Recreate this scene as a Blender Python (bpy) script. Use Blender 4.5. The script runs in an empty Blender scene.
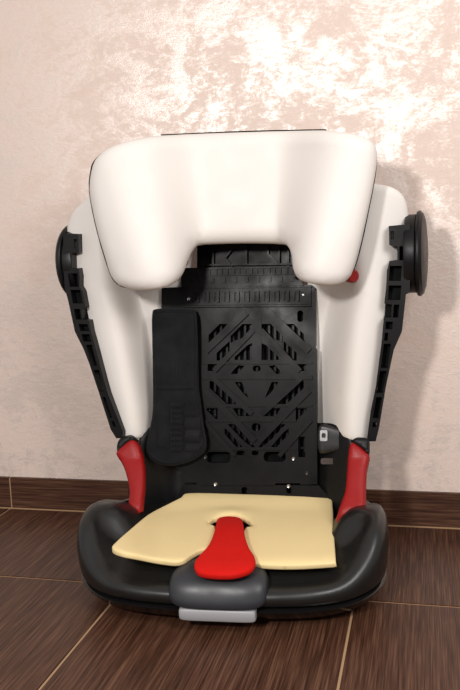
import bpy, bmesh, math, random
from mathutils import Vector, Matrix
from mathutils.geometry import delaunay_2d_cdt
random.seed(7)
C = bpy.context.scene.collection
SC = bpy.context.scene

# ---------------------------------------------------------------- camera
CAM = Vector((0.0, -1.4584, 0.55)); FOC = 800.0
yaw, pitch, roll = .2419, .137, -.0408
_f = Vector((-math.sin(yaw)*math.cos(pitch), math.cos(yaw)*math.cos(pitch), -math.sin(pitch)))
_r = Vector((math.cos(yaw), math.sin(yaw), 0)); _u = _r.cross(_f)
RR = math.cos(roll)*_r + math.sin(roll)*_u
UU = -math.sin(roll)*_r + math.cos(roll)*_u
cd = bpy.data.cameras.new('camera'); cam = bpy.data.objects.new('camera', cd); C.objects.link(cam)
cd.sensor_fit = 'VERTICAL'; cd.sensor_height = 36; cd.sensor_width = 24; cd.lens = 36*FOC/690
m3 = Matrix((RR, UU, -_f)).transposed()
cam.matrix_world = Matrix.Translation(CAM) @ m3.to_4x4()
SC.camera = cam

# ---------------------------------------------------------------- world, lights, exposure
w = bpy.data.worlds.new('world'); SC.world = w; w.use_nodes = True
w.node_tree.nodes['Background'].inputs[0].default_value = (1.0, .955, .92, 1)
w.node_tree.nodes['Background'].inputs[1].default_value = .56
def area(name, loc, target, size, power, col):
    l = bpy.data.lights.new(name, 'AREA'); l.shape = 'DISK'; l.size = size; l.energy = power; l.color = col
    o = bpy.data.objects.new(name, l); C.objects.link(o); o.location = loc
    o.rotation_euler = (Vector(target)-Vector(loc)).to_track_quat('-Z', 'Y').to_euler(); return o
area('flash_light', (-.50, -1.72, .93), (-.28, 0, .42), .15, 16.5, (1, .97, .94))
area('wall_highlight_light', (.58, -1.25, 1.18), (-.05, 0, .5), .6, 13, (1, .975, .95))  # broad lamp added upper right for the wall's pearly highlight, not a window
SC.view_settings.view_transform = 'Standard'; SC.view_settings.look = 'None'
SC.view_settings.gamma = 1; SC.view_settings.use_curve_mapping = False
SC.view_settings.exposure = -0.09

# ---------------------------------------------------------------- helpers
def ray(px, py): return RR*((px-230)/FOC) - UU*((py-345)/FOC) + _f
def atY(px, py, Y):
    d = ray(px, py); return CAM + d*((Y-CAM.y)/d.y)
def atZ(px, py, Z):
    d = ray(px, py); return CAM + d*((Z-CAM.z)/d.z)
def sm(a, b, x):
    t = max(0, min(1, (x-a)/(b-a))); return t*t*(3-2*t)
def lerp(a, b, t): return a+(b-a)*t
def interp(tab, x):
    if x <= tab[0][0]: return tab[0][1]
    for (a, va), (b, vb) in zip(tab, tab[1:]):
        if x <= b: return va+(vb-va)*(x-a)/(b-a)
    return tab[-1][1]

def nmat(name, col, rough=.5, metal=0, spec=.5, coat=0, sheen=0):
    m = bpy.data.materials.new(name); m.use_nodes = True; nt = m.node_tree
    b = nt.nodes['Principled BSDF']
    b.inputs['Base Color'].default_value = (*col, 1); b.inputs['Roughness'].default_value = rough
    b.inputs['Metallic'].default_value = metal; b.inputs['Specular IOR Level'].default_value = spec
    b.inputs['Coat Weight'].default_value = coat; b.inputs['Sheen Weight'].default_value = sheen
    return m, nt, b
def nd(nt, t, **k):
    n = nt.nodes.new(t)
    for a, v in k.items():
        if a.startswith('i_'): n.inputs[a[2:].replace('_', ' ')].default_value = v
        else: setattr(n, a, v)
    return n
def noise(nt, vec, scale, detail=4, rough=.5, dist=0):
    n = nd(nt, 'ShaderNodeTexNoise'); n.inputs['Scale'].default_value = scale; n.inputs['Detail'].default_value = detail
    n.inputs['Roughness'].default_value = rough; n.inputs['Distortion'].default_value = dist
    nt.links.new(vec, n.inputs['Vector']); return n
def ramp(nt, fac, stops):
    n = nd(nt, 'ShaderNodeValToRGB'); nt.links.new(fac, n.inputs[0]); e = n.color_ramp.elements
    while len(e) < len(stops): e.new(.5)
    for el, (p, c) in zip(e, stops):
        el.position = p; el.color = (c, c, c, 1) if isinstance(c, (int, float)) else (*c, 1)
    return n
def bump(nt, b, h, strength, dist):
    n = nd(nt, 'ShaderNodeBump'); n.inputs['Strength'].default_value = strength; n.inputs['Distance'].default_value = dist
    nt.links.new(h, n.inputs['Height']); nt.links.new(n.outputs[0], b.inputs['Normal']); return n
def geo(nt): return nd(nt, 'ShaderNodeNewGeometry')
def mapping(nt, vec, scale):
    n = nd(nt, 'ShaderNodeMapping'); n.inputs['Scale'].default_value = scale; nt.links.new(vec, n.inputs[0]); return n.outputs[0]

def speck(name, col, rough, var=.25, scale=900, bs=.15, bd=.0004, **k):
    """plain material with a fine grain in bump and a slow variation of its roughness"""
    m, nt, b = nmat(name, col, rough, **k); tc = nd(nt, 'ShaderNodeTexCoord').outputs['Object']
    bump(nt, b, noise(nt, tc, scale, 3).outputs[0], bs, bd)
    r = ramp(nt, noise(nt, tc, 22, 5).outputs[0], [(.3, rough*(1-var)), (.7, min(1, rough*(1+var)))])
    nt.links.new(r.outputs[0], b.inputs['Roughness']); return m

M_black = speck('black_plastic', (.005, .0048, .005), .42, spec=.25)
M_lattice = speck('black_satin_plastic', (.003, .0029, .003), .40, var=.3, scale=500, bs=.2, spec=.17)
M_deep = speck('black_matt_plastic', (.004, .004, .004), .7, spec=.1)
M_gloss = speck('black_seat_shell_plastic', (.009, .0085, .008), .36, scale=1500, bs=.12)
M_lower = speck('black_gloss_plastic', (.006, .0055, .0055), .2, bs=.03)
M_cover = speck('charcoal_plastic', (.022, .023, .027), .42, scale=1500)
M_tab = speck('light_grey_plastic', (.32, .315, .325), .4)
M_red = speck('red_plastic', (.27, .004, .004), .46, bs=.05, spec=.35)
M_redfab = speck('red_fabric', (.55, .006, .003), .9, scale=1800, bs=.5, bd=.0006, spec=.2)
M_foamw = speck('white_moulded_foam', (.74, .695, .655), .6, scale=260, bs=.12, bd=.001)
M_foamy = speck('yellow_foam', (.78, .61, .31), .9, scale=1400, bs=.35, bd=.0006)
M_fabric = speck('black_fabric', (.005, .0053, .0065), .85, scale=1600, bs=.5, bd=.0006, sheen=.05, spec=.2)
M_metal = speck('screw_steel', (.55, .55, .56), .3, metal=1)

# wall: pinkish plaster with pearly trowelled patches
M_wall, nt, b = nmat('pearl_plaster', (.7, .55, .47), .5)
g = geo(nt).outputs['Position']
n1 = noise(nt, g, 7.5, 10, .72, .7); n2 = noise(nt, mapping(nt, g, (1, 1, 1.9)), 40, 8, .72, .8); n3 = noise(nt, mapping(nt, g, (1, 1, 1.6)), 190, 5, .65, .2)
a1 = nd(nt, 'ShaderNodeMath', operation='MULTIPLY'); nt.links.new(n1.outputs[0], a1.inputs[0]); a1.inputs[1].default_value = .55
a2 = nd(nt, 'ShaderNodeMath', operation='MULTIPLY_ADD'); nt.links.new(n2.outputs[0], a2.inputs[0]); a2.inputs[1].default_value = .30; nt.links.new(a1.outputs[0], a2.inputs[2])
a3 = nd(nt, 'ShaderNodeMath', operation='MULTIPLY_ADD'); nt.links.new(n3.outputs[0], a3.inputs[0]); a3.inputs[1].default_value = .15; nt.links.new(a2.outputs[0], a3.inputs[2])
pm = ramp(nt, a3.outputs[0], [(.47, 0), (.50, .5), (.54, 1)])
bc = ramp(nt, a3.outputs[0], [(.40, (.68, .545, .475)), (.60, (.76, .63, .56))]); nt.links.new(bc.outputs[0], b.inputs['Base Color'])
sp = ramp(nt, pm.outputs[0], [(0, .08), (1, 1.)]); nt.links.new(sp.outputs[0], b.inputs['Specular IOR Level'])
mt = ramp(nt, pm.outputs[0], [(0, .0), (1, .16)]); nt.links.new(mt.outputs[0], b.inputs['Metallic'])
rg = ramp(nt, pm.outputs[0], [(0, .6), (1, .33)]); nt.links.new(rg.outputs[0], b.inputs['Roughness'])
b.inputs['IOR'].default_value = 1.75
bump(nt, b, a3.outputs[0], .22, .012)

# wood-look tile: fine streaks along one axis, another cut for every tile
def tile_mat(name, along):
    m, nt, b = nmat(name, (.1, .05, .03), .42, spec=.3)
    gg = geo(nt); off = nd(nt, 'ShaderNodeVectorMath', operation='MULTIPLY_ADD')
    cx = nd(nt, 'ShaderNodeCombineXYZ')
    for i in range(3): nt.links.new(gg.outputs['Random Per Island'], cx.inputs[i])
    nt.links.new(cx.outputs[0], off.inputs[0]); off.inputs[1].default_value = (7, 9, 5); nt.links.new(gg.outputs['Position'], off.inputs[2])
    s = {'y': (1, .022, 1), 'x': (.022, 1, 1)}[along]
    v = mapping(nt, off.outputs[0], s)
    na = noise(nt, v, 620, 2, .5); nb = noise(nt, v, 230, 4, .6)
    mx = nd(nt, 'ShaderNodeMath', operation='MULTIPLY_ADD'); nt.links.new(na.outputs[0], mx.inputs[0]); mx.inputs[1].default_value = .55
    m2 = nd(nt, 'ShaderNodeMath', operation='MULTIPLY'); nt.links.new(nb.outputs[0], m2.inputs[0]); m2.inputs[1].default_value = .45
    nt.links.new(m2.outputs[0], mx.inputs[2])
    c = ramp(nt, mx.outputs[0], [(.36, (.026, .009, .0045)), (.50, (.064, .026, .0145)), (.64, (.130, .062, .036))])
    nt.links.new(c.outputs[0], b.inputs['Base Color'])
    bump(nt, b, mx.outputs[0], .12, .0008); return m
M_tile = tile_mat('brown_streaked_tile', 'y'); M_tilex = tile_mat('brown_streaked_skirting_tile', 'x')
M_grout = speck('tan_grout', (.36, .22, .12), .85)

def link(name, me, mats, parent=None, origin=None, smooth=35):
    for mm in (mats if isinstance(mats, (list, tuple)) else [mats]): me.materials.append(mm)
    o = bpy.data.objects.new(name, me); C.objects.link(o)
    if parent is not None:
        o.parent = parent; org = ORG[parent.name]
        me.transform(Matrix.Translation(-org)); ORG[o.name] = org
    elif origin is not None:
        me.transform(Matrix.Translation(-Vector(origin))); o.location = origin; ORG[o.name] = Vector(origin)
    if smooth:
        me.shade_smooth(); me.set_sharp_from_angle(angle=math.radians(smooth))
    return o
ORG = {}
def tomesh(bm):
    bmesh.ops.recalc_face_normals(bm, faces=bm.faces)
    me = bpy.data.meshes.new('m'); bm.to_mesh(me); bm.free(); return me
def box(bm, lo, hi, mat=0, bev=0):
    r = bmesh.ops.create_cube(bm, size=1)
    for v in r['verts']:
        v.co = Vector((lerp(lo[0], hi[0], v.co.x+.5), lerp(lo[1], hi[1], v.co.y+.5), lerp(lo[2], hi[2], v.co.z+.5)))
    fs = {f for v in r['verts'] for f in v.link_faces}
    for f in fs: f.material_index = mat
    if bev:
        es = {e for f in fs for e in f.edges}
        bmesh.ops.bevel(bm, geom=list(es), offset=bev, segments=2, affect='EDGES')

def catmull(pts, n=5, closed=True):
    out = []; N = len(pts); rng = N if closed else N-1
    for i in range(rng):
        p = [Vector(pts[(i+k) % N] if closed else pts[max(0, min(N-1, i+k))]) for k in (-1, 0, 1, 2)]
        for j in range(n):
            t = j/n
            out.append(.5*((2*p[1])+(p[2]-p[0])*t+(2*p[0]-5*p[1]+4*p[2]-p[3])*t*t+(3*p[1]-p[0]-3*p[2]+p[3])*t**3))
    if not closed: out.append(Vector(pts[-1]))
    return out
def densify(pts, step):
    out = []
    for i, a in enumerate(pts):
        b_ = Vector(pts[(i+1) % len(pts)]); a = Vector(a); n = max(1, int((b_-a).length/step))
        for j in range(n): out.append(a.lerp(b_, j/n))
    return out
def resample(pts, step):
    L = densify(pts, step*.25); tot = [0]
    for i in range(len(L)): tot.append(tot[-1]+(L[(i+1) % len(L)]-L[i]).length)
    n = max(8, round(tot[-1]/step)); out = []; j = 0
    for k in range(n):
        d = tot[-1]*k/n
        while tot[j+1] < d: j += 1
        out.append(L[j].lerp(L[(j+1) % len(L)], (d-tot[j])/max(1e-9, tot[j+1]-tot[j])))
    return out
def inside(p, poly):
    r = False; x, y = p; j = len(poly)-1
    for i in range(len(poly)):
        a, c = poly[i], poly[j]
        if (a[1] > y) != (c[1] > y) and x < (c[0]-a[0])*(y-a[1])/(c[1]-a[1])+a[0]: r = not r
        j = i
    return r
def segd(p, a, c):
    d = c-a; t = max(0, min(1, (p-a).dot(d)/max(d.length_squared, 1e-12))); return (p-a-d*t).length

def plate(name, outline, mapf, front, back, mats, parent=None, origin=None, holes=(), step=4., rnd=0., smooth=True, k0=.2, relief=None, sharp=40, curve=4, facing=None):
    """a slab with thickness over a traced outline: mapf gives the mid surface, front/back the thickness to
       either side, rnd the width of its rounded edge"""
    O = catmull(outline, curve) if smooth else [Vector(p) for p in outline]
    ds = min(step, rnd*.6) if rnd else step
    O = resample(O, ds) if rnd else densify(O, ds)
    H = [densify(h, ds) for h in holes]
    loops = [O]+H; V = []; E = []
    for L in loops:
        s = len(V); V += L; E += [(s+i, s+(i+1) % len(L)) for i in range(len(L))]
    nb = len(V); segs = [(V[a], V[c]) for a, c in E]
    def ok(p): return inside(p, O) and not any(inside(p, h) for h in H)
    def dist(p): return min(segd(p, a, c) for a, c in segs)
    pts = []
    if rnd:
        for L in loops:
            for i, a in enumerate(L):
                t = L[(i+1) % len(L)]-L[i-1]
                if t.length < 1e-9: continue
                nrm = Vector((-t.y, t.x)).normalized()
                for fi, fr in enumerate((.06, .2, .45, .75, 1.0)):
                    if fi > 2 and i % 2: continue
                    for sg in (1, -1):
                        p = a+nrm*sg*rnd*fr
                        if ok(p) and dist(p) > rnd*fr*.9: pts.append(p)
    x0 = min(p.x for p in O); x1 = max(p.x for p in O); y0 = min(p.y for p in O); y1 = max(p.y for p in O)
    ix = int((x1-x0)/step)+1; iy = int((y1-y0)/step)+1
    for i in range(ix+1):
        for j in range(iy+1):
            p = Vector((x0+(i+.5*(j % 2))*step, y0+j*step))
            if ok(p) and dist(p) > max(rnd+step*.4, step*.45): pts.append(p)
    ov, oe, of, _, _, _ = delaunay_2d_cdt(V+pts, E, [], 0, 1e-6)
    tris = []
    for f in of:
        c = sum((ov[i] for i in f), Vector((0, 0)))/len(f)
        if ok(c): tris.append(f)
    bm = bmesh.new(); used = sorted({i for f in tris for i in f}); F = {}; B = {}
    for i in used:
        p = ov[i]; P = mapf(p.x, p.y); e = .4 if step > 1 else step*.1
        n = (mapf(p.x+e, p.y)-mapf(p.x-e, p.y)).cross(mapf(p.x, p.y+e)-mapf(p.x, p.y-e)).normalized()
        if n.dot(CAM-P if facing is None else facing) < 0: n = -n
        k = 1.
        if rnd:
            d = dist(p); q = 1-min(d/rnd, 1); k = k0+(1-k0)*math.sqrt(max(0, 1-q*q))
        rl = relief(p.x, p.y) if relief else 0
        F[i] = bm.verts.new(P+n*(front*k+rl)); B[i] = bm.verts.new(P-n*back*k)
    cnt = {}
    for f in tris:
        bm.faces.new([F[i] for i in f]); bm.faces.new([B[i] for i in reversed(f)])
        for a, c in zip(f, f[1:]+f[:1]):
            key = (min(a, c), max(a, c)); cnt[key] = cnt.get(key, 0)+1
    for (a, c), k in cnt.items():
        if k == 1: bm.faces.new([F[a], F[c], B[c], B[a]])
    return link(name, tomesh(bm), mats, parent, origin, smooth=sharp)

def rect(x0, y0, x1, y1, sk=0): return [(x0, y0), (x1, y0), (x1+sk, y1), (x0+sk, y1)]
def rrect(x0, y0, x1, y1, r, n=3):
    out = []
    for cx, cy, a in ((x1-r, y0+r, -90), (x1-r, y1-r, 0), (x0+r, y1-r, 90), (x0+r, y0+r, 180)):
        for i in range(n+1):
            t = math.radians(a+90*i/n); out.append((cx+r*math.cos(t), cy+r*math.sin(t)))
    return out
def lathe(bm, prof, axis_o, axis, seg=40):
    axis = Vector(axis).normalized(); q = axis.to_track_quat('Z', 'Y').to_matrix(); rings = []
    for r, h in prof:
        rings.append([bm.verts.new(Vector(axis_o)+q @ Vector((r*math.cos(2*math.pi*i/seg), r*math.sin(2*math.pi*i/seg), h))) for i in range(seg)])
    for a, c in zip(rings, rings[1:]):
        for i in range(seg): bm.faces.new([a[i], a[(i+1) % seg], c[(i+1) % seg], c[i]])
    bm.faces.new(rings[0]); bm.faces.new(list(reversed(rings[-1])))
def struct(o): o['kind'] = 'structure'; return o

# ---------------------------------------------------------------- the setting
bm = bmesh.new(); box(bm, (-2.6, .008, -.02), (1.9, .12, 2.5)); struct(link('wall_back', tomesh(bm), M_wall, smooth=0))
T1 = -.3146
bm = bmesh.new(); box(bm, (-2.6, -3.2, -.06), (1.9, .008, -.0012), 1)
rows = [(-.0025, T1+.0018, -.849, .372)]
y = T1-.0018
while y > -3: rows.append((y, y-.3660, -.4697, .3637)); y -= .3690
for ya, yb, x0, pitch_ in rows:
    k = -5
    while x0+k*pitch_ < 1.7:
        xa = x0+k*pitch_+.0018; xb = xa+pitch_-.0036
        box(bm, (xa, yb, -.008), (xb, ya, 0), 0, .0007); k += 1
struct(link('floor', tomesh(bm), [M_tile, M_grout], smooth=0))
bm = bmesh.new(); box(bm, (-2.6, .0012, -.001), (1.9, .0078, .0655), 1)
k = -4
while -.8455+k*.60 < 1.7:
    xa = -.8455+k*.60+.0014; box(bm, (xa, 0, .0018), (min(xa+.60*(3 if k == 0 else 1)-.0028, 1.9), .0075, .0668), 0, .0006); k += 3 if k == 0 else 1
struct(link('baseboard_back', tomesh(bm), [M_tilex, M_grout], smooth=0))

# ---------------------------------------------------------------- the car seat
seat = bpy.data.objects.new('child_car_seat', None); C.objects.link(seat); seat.location = (-.30, -.24, 0)
ORG[seat.name] = Vector(seat.location)
seat['label'] = 'stripped high-back child car seat with white headrest and black base on tiled floor'
seat['category'] = 'car seat'

# --- base, in its own frame: x across, y back from the front lip
TH = math.radians(4.5)
def S(x, y, z): return Vector((-.283+x*math.cos(TH)-y*math.sin(TH), -.447+x*math.sin(TH)+y*math.cos(TH), z))
half = [(0, 0), (.07, .002), (.13, .010), (.178, .028), (.213, .056), (.234, .092), (.240, .14), (.238, .20), (.230, .26), (.21, .34), (.16, .385), (.07, .395), (0, .395)]
rimz = [.060, .060, .061, .067, .092, .121, .131, .122, .100, .085, .08, .08, .08]
full = [(x, y, z) for (x, y), z in zip(half, rimz)]+[(-x, y, z) for (x, y), z in list(zip(half, rimz))[-2:0:-1]]
OUT = catmull([Vector(p) for p in full], 5)
def offset_ring(o):
    res = []; N = len(OUT)
    for i, p in enumerate(OUT):
        a, c = OUT[i-5], OUT[(i+5) % N]; t = (c-a).xy.normalized(); n = Vector((-t.y, t.x))
        q = p.xy+n*o
        lim = max(0, .21-o)
        res.append(q)
    for _ in range(10 if o > .02 else 2): res = [(res[i-1]+2*res[i]+res[(i+1) % N])/4 for i in range(N)]
    return res
PAN = .076
def rings_mesh(rings, close_first=False, close_last=True):
    bm = bmesh.new(); R = [[bm.verts.new(S(q.x, q.y, z)) for q, z in r] for r in rings]
    for a, c in zip(R, R[1:]):
        n = len(a)
        for i in range(n): bm.faces.new([a[i], a[(i+1) % n], c[(i+1) % n], c[i]])
    if close_first: bm.faces.new(R[0])
    if close_last: bm.faces.new(R[-1])
    return bm
def ring(o, zf):
    q = offset_ring(o); return [(q[i], zf(OUT[i].z)) for i in range(len(OUT))]
def pring(o, f, fh):
    # inner slope of the shell: f of the way down to the pan, but only fh beside the raised shoulders
    q = offset_ring(o); res = []
    for i, p in enumerate(OUT):
        h = sm(.085, .145, p.y)*(1-sm(.20, .27, p.y)); res.append((q[i], lerp(p.z, PAN, lerp(f, fh, h))))
    return res
low = [ring(.050, lambda r: 0), ring(.042, lambda r: .0015), ring(.022, lambda r: .012), ring(.008, lambda r: .024+(r-.06)*.12), ring(.0045, lambda r: .030+(r-.06)*.12), ring(.010, lambda r: .0335+(r-.06)*.12), ring(.03, lambda r: .034+(r-.06)*.12)]
link('lower_shell', tomesh(rings_mesh(low, True, True)), M_lower, seat)
def gz(r): return .0385+(r-.06)*.15
up = [ring(.030, lambda r: gz(r)-.0035), ring(.016, lambda r: gz(r)-.0035), ring(.0045, gz), ring(.0015, lambda r: lerp(gz(r), r, .25)), ring(.0, lambda r: lerp(gz(r), r, .55)),
      ring(.003, lambda r: lerp(gz(r), r, .84)), ring(.009, lambda r: lerp(gz(r), r, .975)), ring(.017, lambda r: r+.0015), ring(.025, lambda r: r+.001),
      pring(.031, .16, -.02), pring(.038, .34, -.03), pring(.048, .56, .0), pring(.058, .74, .08), pring(.070, .88, .28), pring(.082, .96, .62), pring(.094, .99, .90), pring(.104, 1, 1)]
link('seat_shell', tomesh(rings_mesh(up, True, True)), M_gloss, seat, smooth=50)

# --- front cover and the grey release handle
def sweep(prof, hw, n=28, pw=4., cy=None):
    bm = bmesh.new(); cxy = cy or (sum(p[0] for p in prof)/len(prof), sum(p[1] for p in prof)/len(prof)); R = []
    for i in range(n+1):
        t = -1+2*i/n; t = math.sin(t*math.pi/2)
        s = max(.02, (1-abs(t)**pw)**(1/pw))
        R.append([bm.verts.new(S(hw(p)*t, cxy[0]+(p[0]-cxy[0])*lerp(s, 1, .15), cxy[1]+(p[1]-cxy[1])*s)) for p in prof])
    for a, c in zip(R, R[1:]):
        for i in range(len(a)): bm.faces.new([a[i], a[(i+1) % len(a)], c[(i+1) % len(a)], c[i]])
    bm.faces.new(R[0]); bm.faces.new(R[-1]); return tomesh(bm)
prof = [p[:] for p in catmull([Vector(p) for p in [(.085, .070), (.078, .081), (.045, .086), (.020, .0835), (.006, .0775), (-.004, .067), (-.010, .053), (-.011, .044), (-.007, .038), (.01, .036), (.05, .045)]], 4)]
link('front_cover', sweep(prof, lambda p: .070-.18*max(0, p[0]-.03)), M_cover, seat)
prof = [p[:] for p in catmull([Vector(p) for p in [(.02, .039), (-.004, .039), (-.009, .035), (-.008, .024), (-.003, .020), (.02, .020)]], 4)]
link('release_handle', sweep(prof, lambda p: .054, pw=8), M_tab, seat)

# --- red crotch pad through the cushion slot
tong = [(216, 527), (218, 520), (229, 517.5), (241, 520), (243.5, 527), (245, 538), (249, 549), (254.5, 557), (255.5, 565), (251, 571.5), (241, 575.5), (229, 577.5), (211, 577), (199, 574.5), (194.5, 569), (195, 562), (200.5, 555), (208, 547.5), (213, 538)]
ztab = [(515, .088), (530, .098), (550, .099), (565, .096), (580, .088)]
plate('crotch_pad', tong, lambda x, y: atZ(x, y, interp(ztab, y)+0), .006, .008, M_redfab, seat, step=3, rnd=5, relief=lambda x, y: .0015*math.sin((y-520)*.12))

# --- back housing behind the panel, and hinge ledge
def Yp(z): return -.150+.16*max(0, z-.10)    # lean of the back panel
PN = Vector((0, 1, -.16)); P0 = Vector((0, -.150, .10))
def onpanel(px, py, off=0):
    d = ray(px, py); p0 = P0+Vector((0, off, 0)); return CAM+d*((p0-CAM).dot(PN)/d.dot(PN))
hous = [(131, 500), (133, 470), (139, 443), (148, 430), (163, 425), (240, 424), (318, 423), (334, 424.5), (347, 431), (352, 446), (350, 475), (346, 508), (334, 520), (240, 515), (150, 522)]
def hmap(x, y):
    c = abs(x-243)/108; return onpanel(x, y, .030-.055*max(0, c-.62)/.38)
plate('back_housing', hous, hmap, .004, .02, M_black, seat, step=6, rnd=8)
plate('hinge_ledge', [(184, 484), (319, 485), (330, 497), (331, 503), (176, 503), (178, 496)], lambda x, y: onpanel(x, y, .006), .005, .012, M_lattice, seat, step=5, smooth=False,
      holes=[rrect(242, 486.5, 248, 494, 2.4), rrect(287, 486.5, 292, 493, 2)])
plate('hinge_cover', [(319, 426), (334, 427), (344, 433), (349, 445), (345, 449), (333, 452), (319, 452)], lambda x, y: onpanel(x, y, -.008), .006, .012, M_gloss, seat, step=4, rnd=4)
plate('latch_bracket', rrect(320, 430, 327.5, 441, 1.5), lambda x, y: onpanel(x, y, -.0165), .0015, .003, M_metal, seat, step=2.5, smooth=False, holes=[rrect(321.8, 433, 325.8, 438, 1.5)])
plate('latch_bar', rrect(321, 458, 337, 464, 2), lambda x, y: onpanel(x, y, -.002), .004, .008, speck('dull_copper', (.035, .02, .015), .5), seat, step=3, smooth=False)

# --- lattice panel
def mir(poly): return [(514-x, y) for x, y in poly]
RH = [[(286, 324), (294, 324), (305, 335), (305, 345.5)],
      [(262, 324), (271, 324), (283, 336), (283, 343), (262, 334)],
      [(262, 340), (285, 350), (296, 350), (296, 360), (289, 360), (279, 353)][:0] or [(284, 341), (297, 353), (297, 360.5), (290, 360.5), (284, 354)],
      [(261.5, 343), (266, 345), (279, 357), (279, 360), (261.5, 360)],
      [(269, 366), (275, 365), (280, 370), (283, 374), (277, 374)],
      [(296, 364), (306, 364), (306, 371), (299, 371)],
      [(304, 381), (304, 388), (287, 404), (277, 404), (299, 381)],
      [(272, 382), (279, 382), (271, 393), (265, 398)],
      [(263, 416), (272, 408), (281, 408), (276, 416)],
      [(296, 408), (307, 408), (307, 410), (297, 420), (296, 420)],
      [(279, 424), (286, 424), (271, 440), (262, 447), (258.5, 447)],
      [(284, 432), (289, 428), (289, 434), (277, 447), (271, 447)]]
holes = [h for h in RH]+[mir(h) for h in RH]
holes += [rrect(253, 365.5, 261, 371.5, 2.8), rrect(252, 423, 261, 431, 3.8), rrect(297.5, 310.5, 303.5, 322, 2.8),
          rrect(207, 451.5, 231, 462.5, 4), rrect(264, 451.5, 286, 461.5, 4), rrect(298.5, 436.5, 305.5, 457, .8), rrect(237, 450.5, 245, 455, 2), rrect(252, 450.5, 259, 455, 2)]
panel = plate('lattice_panel', [(162, 307), (162, 288), (184, 287), (312, 285), (315.5, 288), (316, 345), (315, 347), (317, 350), (317.5, 484), (301, 484.5), (300, 483), (276, 483), (275, 485), (198, 485), (196, 481), (180, 470), (166, 462), (162, 440)],
              lambda x, y: onpanel(x, y), .003, .009, M_lattice, seat, step=5, smooth=False, holes=holes, sharp=20)
ribs = bmesh.new()
def pbar(bm, a, b_, w, y0, y1):
    """a straight bar on the panel from pixel a to b_, w pixels wide, standing y0..y1 off the panel"""
    a = Vector(a); b_ = Vector(b_); t = (b_-a).normalized(); n = Vector((-t.y, t.x))*w/2
    c = [a-n, b_-n, b_+n, a+n]; vs = [bm.verts.new(onpanel(p.x, p.y, y)) for y in (y0, y1) for p in c]
    for f in ((0, 1, 2, 3), (7, 6, 5, 4), (0, 4, 5, 1), (1, 5, 6, 2), (2, 6, 7, 3), (3, 7, 4, 0)): bm.faces.new([vs[i] for i in f])
for x in range(203, 312, 6): pbar(ribs, (x, 322), (x, 452), 2.2, .0105, .021)
for y in (341, 362, 378, 406, 421, 448): pbar(ribs, (198, y), (313, y), 1.8, .0125, .021)
rb2 = bmesh.new(); pbar(rb2, (257, 303), (257, 470), 118, .021, .026); link('rear_cover', tomesh(rb2), M_deep, seat)
link('rib_panel', tomesh(ribs), M_lattice, seat, smooth=20)
# raised lines along the lattice bars, as narrow strips
st = bmesh.new()
for s in (0, 1):
    f = (lambda p: (514-p[0], p[1])) if s else (lambda p: p)
    for a, c, wd in (((268, 312), (309, 351), 7), ((261, 330), (300, 371), 5), ((309, 390), (259, 441), 6), ((301, 378), (262, 414), 5), ((311, 420), (279, 456), 4)):
        pbar(st, f(a), f(c), wd, -.0075, -.002)
for y, x0, x1, wd in ((363, 202, 312, 2), (377.5, 202, 312, 4), (405.8, 205, 312, 2), (420.5, 206, 296, 3), (449, 212, 298, 2.2)): pbar(st, (x0, y), (x1, y), wd, -.0062, -.002)
pbar(st, (257, 315), (257, 360), 9, -.004, -.002)
link('lattice_brace', tomesh(st), M_lattice, seat, smooth=20)
# band with embossed cells
bd = bmesh.new()
pbar(bd, (183, 296.5), (311, 295), 18, -.0065, .001)
for i in range(11):
    x = 194+i*10; yy = 296.8-i*.12
    pbar(bd, (x, yy-4.5), (x, yy+4.5), 1.1, -.0105, -.0065); pbar(bd, (x+4, yy-5.5), (x+4, yy+5.5), 2, -.011, -.0065)
    pbar(bd, (x, yy-4.5), (x+4, yy-4.5), 1, -.0105, -.0065)
pbar(bd, (183, 306.5), (311, 305.5), 1.4, -.0095, -.0065); pbar(bd, (183, 288), (311, 286.6), 1.2, -.009, -.0065)
link('adjuster_band', tomesh(bd), M_lattice, seat, smooth=20)
rl = bmesh.new()
pbar(rl, (181, 278.5), (302, 276.5), 21, -.008, .004)
pbar(rl, (196, 269), (301, 267), 1, -.0105, -.008); pbar(rl, (196, 275.7), (301, 273.8), 1, -.0105, -.008); pbar(rl, (183, 287), (303, 285), 1.2, -.0105, -.008)
for i in range(18):
    x = 198+i*5.9; pbar(rl, (x, 269.3-i*.1), (x, 275.5-i*.1), .9 if i % 3 else 2.2, -.0115, -.008)
for i in range(9):
    x = 201+i*11.4; pbar(rl, (x, 277.5-i*.2), (x, 283-i*.2), 3, -.011, -.008)
link('ruler_strip', tomesh(rl), M_lattice, seat, smooth=20)
for px_ in (194, 297): 
    q = bmesh.new(); lathe(q, [(.0035, 0), (.0035, .003)], onpanel(px_, 279.5 if px_ < 200 else 277.5, -.0095), (0, -1, .1), 12); link('peg', tomesh(q), M_deep, seat)
up_ = bmesh.new(); pbar(up_, (249, 243), (249, 268), 104, .010, .016)
for a, c, wd in (((203, 244), (203, 266), 2.5), ((213, 244), (213, 266), 1.6), ((246, 244), (246, 265), 2.2), ((236, 244), (225, 258), 1.4), ((225, 258), (232, 266), 1.4), ((268, 244), (268, 254), 1.4), ((268, 254), (279, 264), 1.4), ((279, 246), (279, 264), 1.6), ((288, 244), (288, 266), 2.2), ((198, 265), (300, 264), 1.6), ((197, 250), (206, 250), 1.5)):
    pbar(up_, a, c, wd, .001, .010)
link('slider_plate', tomesh(up_), M_lattice, seat, smooth=20)
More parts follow.
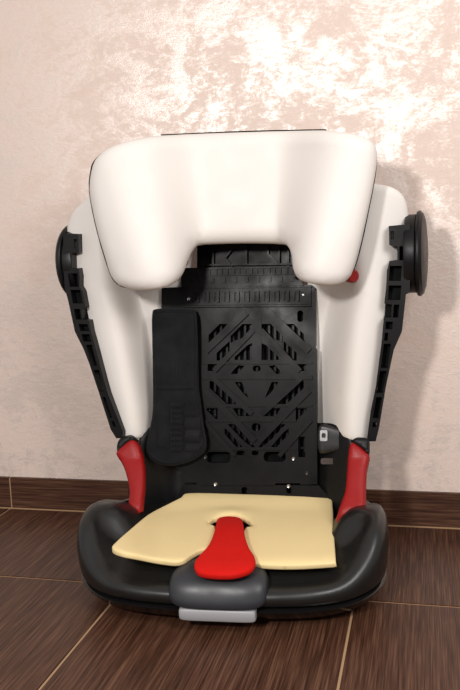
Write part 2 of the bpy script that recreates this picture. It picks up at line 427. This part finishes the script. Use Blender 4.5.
for i, (px_, py_) in enumerate([(189, 299), (303, 294.5), (205.5, 457), (293.5, 458.5), (215.5, 484), (288.5, 486), (307, 473)]):
    q = bmesh.new(); o = onpanel(px_, py_, -.0065 if i < 2 else -.003)
    lathe(q, [(.0012, -.001), (.0032, .0), (.0036, .0012), (.0024, .0028), (.0009, .0022)], o, (0, -1, .1), 14); link('screw', tomesh(q), M_metal if i not in (2, 6) else M_cover, panel)

# --- side wings of white foam
ridL = [(190, 100), (250, 98), (290, 102), (320, 112), (372, 122), (408, 129), (433, 132)]
def wl(x, y):
    r = interp(ridL, y); e = interp([(200, 70), (260, 73), (331, 88), (386, 104), (436, 120)], y)
    f = -.155
    if x < r: Y = f+.024*min(1.6, max(0, (r-x)/(r-e+4)))**2
    else: Y = f+.075*sm(r, r+36, x)
    return atY(x, y, Y)
L = plate('side_wing', [(110, 178), (88, 199), (75, 211), (69, 226), (67, 240), (71, 268), (80, 297), (89, 335), (100, 372), (111, 410), (121, 436), (130, 439), (143, 437), (153, 430), (158, 400), (162, 350), (166, 300), (186, 280), (196, 230), (180, 180)],
          wl, .008, .014, M_foamw, seat, step=3.5, rnd=6)
ridR = [(180, 372), (250, 362), (275, 365), (295, 368), (324, 362), (345, 359.5), (400, 355), (433, 354)]
def wr(x, y):
    r = interp(ridR, y); e = interp([(200, 406), (290, 390), (340, 384), (386, 377), (438, 368)], y)
    if x > r: Y = -.155+.024*min(1.6, max(0, (x-r)/(e-r+4)))**2
    else: Y = -.155+.075*sm(0, 1, (r-x)/38)
    return atY(x, y, Y)
R_ = plate('side_wing', [(355, 184), (378, 184.5), (393, 188), (403, 197), (407, 211), (408, 232), (402, 262), (394, 300), (387, 340), (381, 376), (374, 412), (368, 438), (358, 441), (345, 438), (325, 434), (309, 434), (308, 350), (308, 280), (325, 260), (345, 220)],
           wr, .008, .014, M_foamw, seat, step=3.5, rnd=6)
plate('embossed_mark', rrect(320, 386, 337, 403, 8.4, 6), lambda x, y: wr(x, y)+Vector((0, -.0078, 0)), .0012, .001, M_foamw, R_, step=3, smooth=False)
plate('embossed_mark', rrect(319.5, 304, 332, 371, 1), lambda x, y: wr(x, y)+Vector((0, -.0078, 0)), .0010, .001, M_foamw, R_, step=3, smooth=False, holes=[rrect(320.8, 305.3, 330.7, 316, 1), rrect(320.8, 317.4, 330.7, 369.5, 1)])

# --- side guards
def guard(outl, hol, back, Yg):
    g_ = plate('side_guard', outl, lambda x, y: atY(x, y, Yg), .009, .012, M_black, seat, step=4, smooth=False, holes=hol, sharp=25)
    plate('guard_backing', back, lambda x, y: atY(x, y, Yg+.011), .001, .004, M_deep, g_, step=8, smooth=False)
gl = [(65.5, 236), (66.5, 233.5), (80.5, 234), (81, 252), (74, 253), (74, 268.5), (80.5, 268), (82, 276), (81.5, 286), (85, 291), (87.5, 306.5), (84, 308.5), (84, 319), (91, 320), (93, 331), (97, 345), (106.5, 381), (110, 393), (125, 431), (123.5, 437), (118, 437), (112.5, 428), (101, 392), (91, 362), (86, 349), (77, 331), (70.5, 301), (67, 288), (65.5, 262)]
hl = [rect(76, 239, 79, 248), rect(68, 253, 72, 267, 1), rect(70, 273, 79.5, 286.5, 2), rect(72.5, 289.5, 82.5, 303, 2.5), rect(76, 308.5, 82, 319, 2), rect(80.5, 323.5, 89.5, 330.5, 2), rect(83.5, 333.5, 91.5, 341, 2),
      [(88, 344), (94, 344), (99.5, 365), (93.8, 365)], [(95.5, 369), (101, 369), (106, 390.5), (102, 390.5)], [(104.3, 396), (107.2, 396), (114.5, 417), (111.6, 417)], [(113.2, 420), (115.8, 420), (118, 425.5), (115.3, 425.5)]]
guard(gl, hl, [(67, 250), (73, 250), (73, 269), (80, 270), (86, 306), (99, 366), (105, 391), (103, 391), (94, 362), (88, 348), (79, 328), (72, 300)], -.165)
gr = [(389, 226), (410, 224), (410, 292), (406, 294), (402, 331), (394, 349), (386, 386), (379, 428), (376, 440), (367, 440), (371, 410), (376, 386), (382, 340), (384, 317), (391.5, 317), (392, 304), (384.5, 303), (386, 290), (387.5, 270), (389.5, 261), (397.5, 260), (397.5, 246), (389.5, 245)]
hr = [rect(391, 231, 394, 239), rect(399.5, 246, 403.5, 260), rect(390, 265.5, 402, 280.5, -1), rect(389, 285, 401.5, 299.5, -1), rect(394, 304, 399.5, 317, -1), rect(386, 321, 393, 328.5, -.5), rect(385, 332, 388.5, 340, -.7),
      rect(384, 343, 391, 367, -3), rect(380.3, 370, 387, 392, -4), rect(376.5, 396, 382.3, 417, -3.5), rect(373.3, 421, 377, 426, -.7)]
guard(gr, hr, [(396, 244), (405, 244), (404, 300), (400, 330), (392, 349), (379, 420), (371, 430), (376, 400), (384, 330), (387, 270), (389.5, 263), (399, 262)], -.165)

# --- side impact discs, lathe round the X axis
def disc(x0, d, cy, cz, rs, tilt):
    q = bmesh.new(); lathe(q, [(.030, -.012), (rs*.90, -.012), (rs*.92, -.008), (rs*.92, .004), (rs*.90, .005), (rs*.98, .006), (rs, .008), (rs, .011), (rs*.94, .0155), (rs*.80, .0185), (rs*.5, .0205), (.012, .021)], (x0, cy, cz), (d, tilt, 0), 56)
    return link('impact_disc', tomesh(q), M_black, seat, smooth=30)
pL = atY(66, 262, -.125); pR = atY(407, 254, -.125)
disc(pL.x+.020, -1, -.115, pL.z, .066, 0); disc(pR.x+.011, 1, -.125, pR.z, .0685, -.06)

# --- red belt horns with dark caps
def horn(outl, cap, fx):
    h = plate('belt_horn', outl, fx, .010, .016, M_red, seat, step=3, rnd=6, curve=3)
    plate('horn_cap', cap, lambda x, y: fx(x, y)+Vector((0, .003, 0)), .011, .016, M_black, h, step=3, rnd=4, curve=3)
def fh(x, y): return atY(x, y, interp([(437, -.185), (460, -.20), (512, -.26)], y))
horn([(131.5, 440), (138, 443.5), (142.4, 455), (144.8, 468), (144.8, 486), (143.5, 498), (142, 512), (136, 512), (129.3, 508), (130.2, 493), (128, 479.6), (123.5, 466), (117.5, 455.7), (118, 451)], [(117, 450), (118.5, 441.5), (125, 436.5), (133, 437), (138, 442), (131, 443), (124, 449), (119, 454)], fh)
horn([(351.5, 442.5), (358, 445.5), (368, 454), (369.8, 459), (367, 471), (366, 492), (365, 520), (352, 524), (336, 524), (340.5, 506), (345.2, 492), (347.2, 471), (348.5, 453)], [(351, 443), (354, 439.5), (359, 438), (368.5, 440), (369.5, 450), (368.5, 457), (364, 452), (356, 446.5)], fh)
bj = bmesh.new(); lathe(bj, [(.006, 0), (.0065, .004), (.0065, .02), (.005, .022)], atY(118.5, 430, -.15), (1, .0, -1.2), 16); link('hinge_pin', tomesh(bj), M_black, seat)

# --- headrest
top = [(96, 165), (104, 153), (117, 145), (140, 138.5), (163, 135.5), (240, 132.5), (318, 130.5), (340, 131.5), (360, 135.5), (372, 143), (375.5, 155), (373, 176), (366, 210), (358, 245), (352, 266), (345, 280), (334, 285.5), (318, 284.5), (306, 281), (299, 273), (297, 258), (293, 248), (284, 244.5), (245, 243.5), (202, 245), (191, 250), (184, 262), (178, 277), (167, 286.5), (148, 290.5), (130, 288.5), (117, 279), (108, 255), (99, 222), (93, 190)]
def hd(x, y):
    ra = lerp(112, 153, max(0, min(1, (y-150)/135))); ia = 214
    rb = lerp(359, 322, max(0, min(1, (y-150)/125))); ib = 274
    s = min(1, max(0, (ia-x)/(ia-ra))) if x < 240 else min(1, max(0, (x-ib)/(rb-ib)))
    s = s*s*s*(s*(6*s-15)+10)
    e = max(0, ra-x, x-rb)/22
    s = s-.16*min(e, 1.5)**1.5
    return atY(x, y, -.135-.078*s-.02*sm(140, 280, y)*s)
hr_ = plate('headrest', top, hd, .022, .022, M_foamw, seat, step=5, rnd=15, k0=.12, curve=3)
shell = [(96, 161), (108, 150), (125, 144), (160, 139), (163, 134.6), (166, 134.2), (240, 131), (318, 129.2), (323, 130), (330, 134), (350, 134), (364, 139), (373, 146), (376, 156), (374.5, 176), (368, 210), (360.5, 245), (354, 267), (346, 278), (330, 280), (318, 270), (310, 235), (240, 235), (180, 236), (165, 275), (142, 286), (128, 288), (115, 280), (105.5, 255), (96.5, 222), (91, 191), (92.5, 172)]
shell = [(x+(-2.0 if x < 140 else .9 if x > 340 else 0), y) for x, y in shell]
plate('headrest_shell', shell, lambda x, y: hd(x, y)+(hd(x, y)-CAM).normalized()*.016, .003, .012, M_deep, hr_, step=6, rnd=3, curve=3)
for (x, y, Y) in ((181.5, 261, -.125), (351, 276, -.165)):
    q = bmesh.new(); lathe(q, [(.003, -.012), (.009, -.012), (.011, -.006), (.011, .006), (.008, .010), (.003, .010)], atY(x, y, Y), (.6, -1, 0), 18); link('belt_guide', tomesh(q), M_red, seat)

# ---------------------------------------------------------------- yellow foam cushion
FZ = .088
fo = [(190, 494.5), (240, 495.5), (300, 497), (330, 495.5), (332.5, 505), (334, 535), (336, 563.5), (335.6, 565), (325, 566), (300, 567.3), (275, 567.3), (256, 565.5), (250, 560), (235, 553), (215, 551), (203, 551.5), (193, 556), (184, 562), (175, 564), (160, 562), (140, 558), (120, 554), (112, 549.5), (117, 543), (130, 531), (148, 516), (168, 505.5), (181, 499)]
fo = [tuple(p) for p in catmull([Vector(p) for p in fo[:]], 4)]
def fz(x, y):
    return atZ(x, y, FZ+.016*sm(165, 120, x)*1+.010*sm(515, 494, y)-.004*sm(560, 570, y))
cush = plate('foam_cushion', fo, fz, .0045, .006, M_foamy, None, origin=(-.30, -.30, .079), smooth=False, step=4, rnd=2.2, k0=.35,
             holes=[[(207.5, 525), (214, 521), (222, 519), (234, 518.2), (243, 520), (249, 523), (253, 528), (246, 528.5), (244, 533), (242, 533), (216, 533), (215, 527.5)]],
             relief=lambda x, y: .006*math.exp(-((x-230)/24)**2-((y-516)/4.5)**2), facing=Vector((0, 0, 1)))
cush['label'] = 'pale yellow foam cushion on the black seat base, slotted around the red pad'; cush['category'] = 'foam cushion'

# ---------------------------------------------------------------- black belt pad
po = [(152.6, 314), (157, 309), (175, 308.3), (192, 309.3), (196, 313.5), (197.5, 340), (198.5, 384), (200, 398), (203.5, 425), (206.3, 443), (203.5, 453), (190, 461.7), (175, 465.5), (162, 465), (151.7, 459.5), (147, 452), (147.5, 441), (151, 425), (153.3, 408), (153.2, 375), (152.6, 340)]
def pr(x, y):
    r = 0
    if 163 < x < 180 and 317 < y < 331 and not (165 < x < 178 and 319 < y < 329): r = .0006
    if 160 < x < 190 and 345 < y < 384: r = .0009*max(0, math.sin(x*1.9)*math.sin(y*1.9))
    if 156 < x < 196 and abs(y-388.5) < 1: r = .0012
    if abs(x-178.5) < 6 and 403 < y < 451: r = .003+.0012*math.sin(y*1.15)
    elif 186 < x < 202 and 405 < y < 450: r = .0026*abs(math.sin((y-405)*math.pi/12.5))**.6
    elif 157 < x < 170 and 410 < y < 448: r = .0015 if (159 < x < 168 and 412 < y < 446) else .0003
    return r*1.7
pad = plate('belt_pad', po, lambda x, y: onpanel(x, y, -.0195), .007, .006, M_fabric, None, origin=(-.46, -.16, .14), step=1.7, rnd=3.5, relief=pr, curve=3)
pad['label'] = 'black quilted fabric belt pad hanging at the left of the black lattice panel'; pad['category'] = 'belt pad'
bm = bmesh.new()
ed = [p for p in catmull([Vector(p) for p in po], 5)]; cen = Vector((176, 390)); ed = [p+(cen-p).normalized()*3.2 for p in ed]
N = len(ed); rg_ = []
for i, p in enumerate(ed):
    c = onpanel(p.x, p.y, -.026); t = (onpanel(*ed[(i+1) % N], -.026)-onpanel(*ed[i-1], -.026)).normalized(); n1_ = Vector((0, -1, .16)).normalized(); n2_ = t.cross(n1_)
    rg_.append([bm.verts.new(c+.0022*(math.cos(a)*n1_+math.sin(a)*n2_)) for a in [k*math.pi/3 for k in range(6)]])
for i in range(N):
    a, c = rg_[i], rg_[(i+1) % N]
    for k in range(6): bm.faces.new([a[k], a[(k+1) % 6], c[(k+1) % 6], c[k]])
link('piping', tomesh(bm), M_fabric, pad)
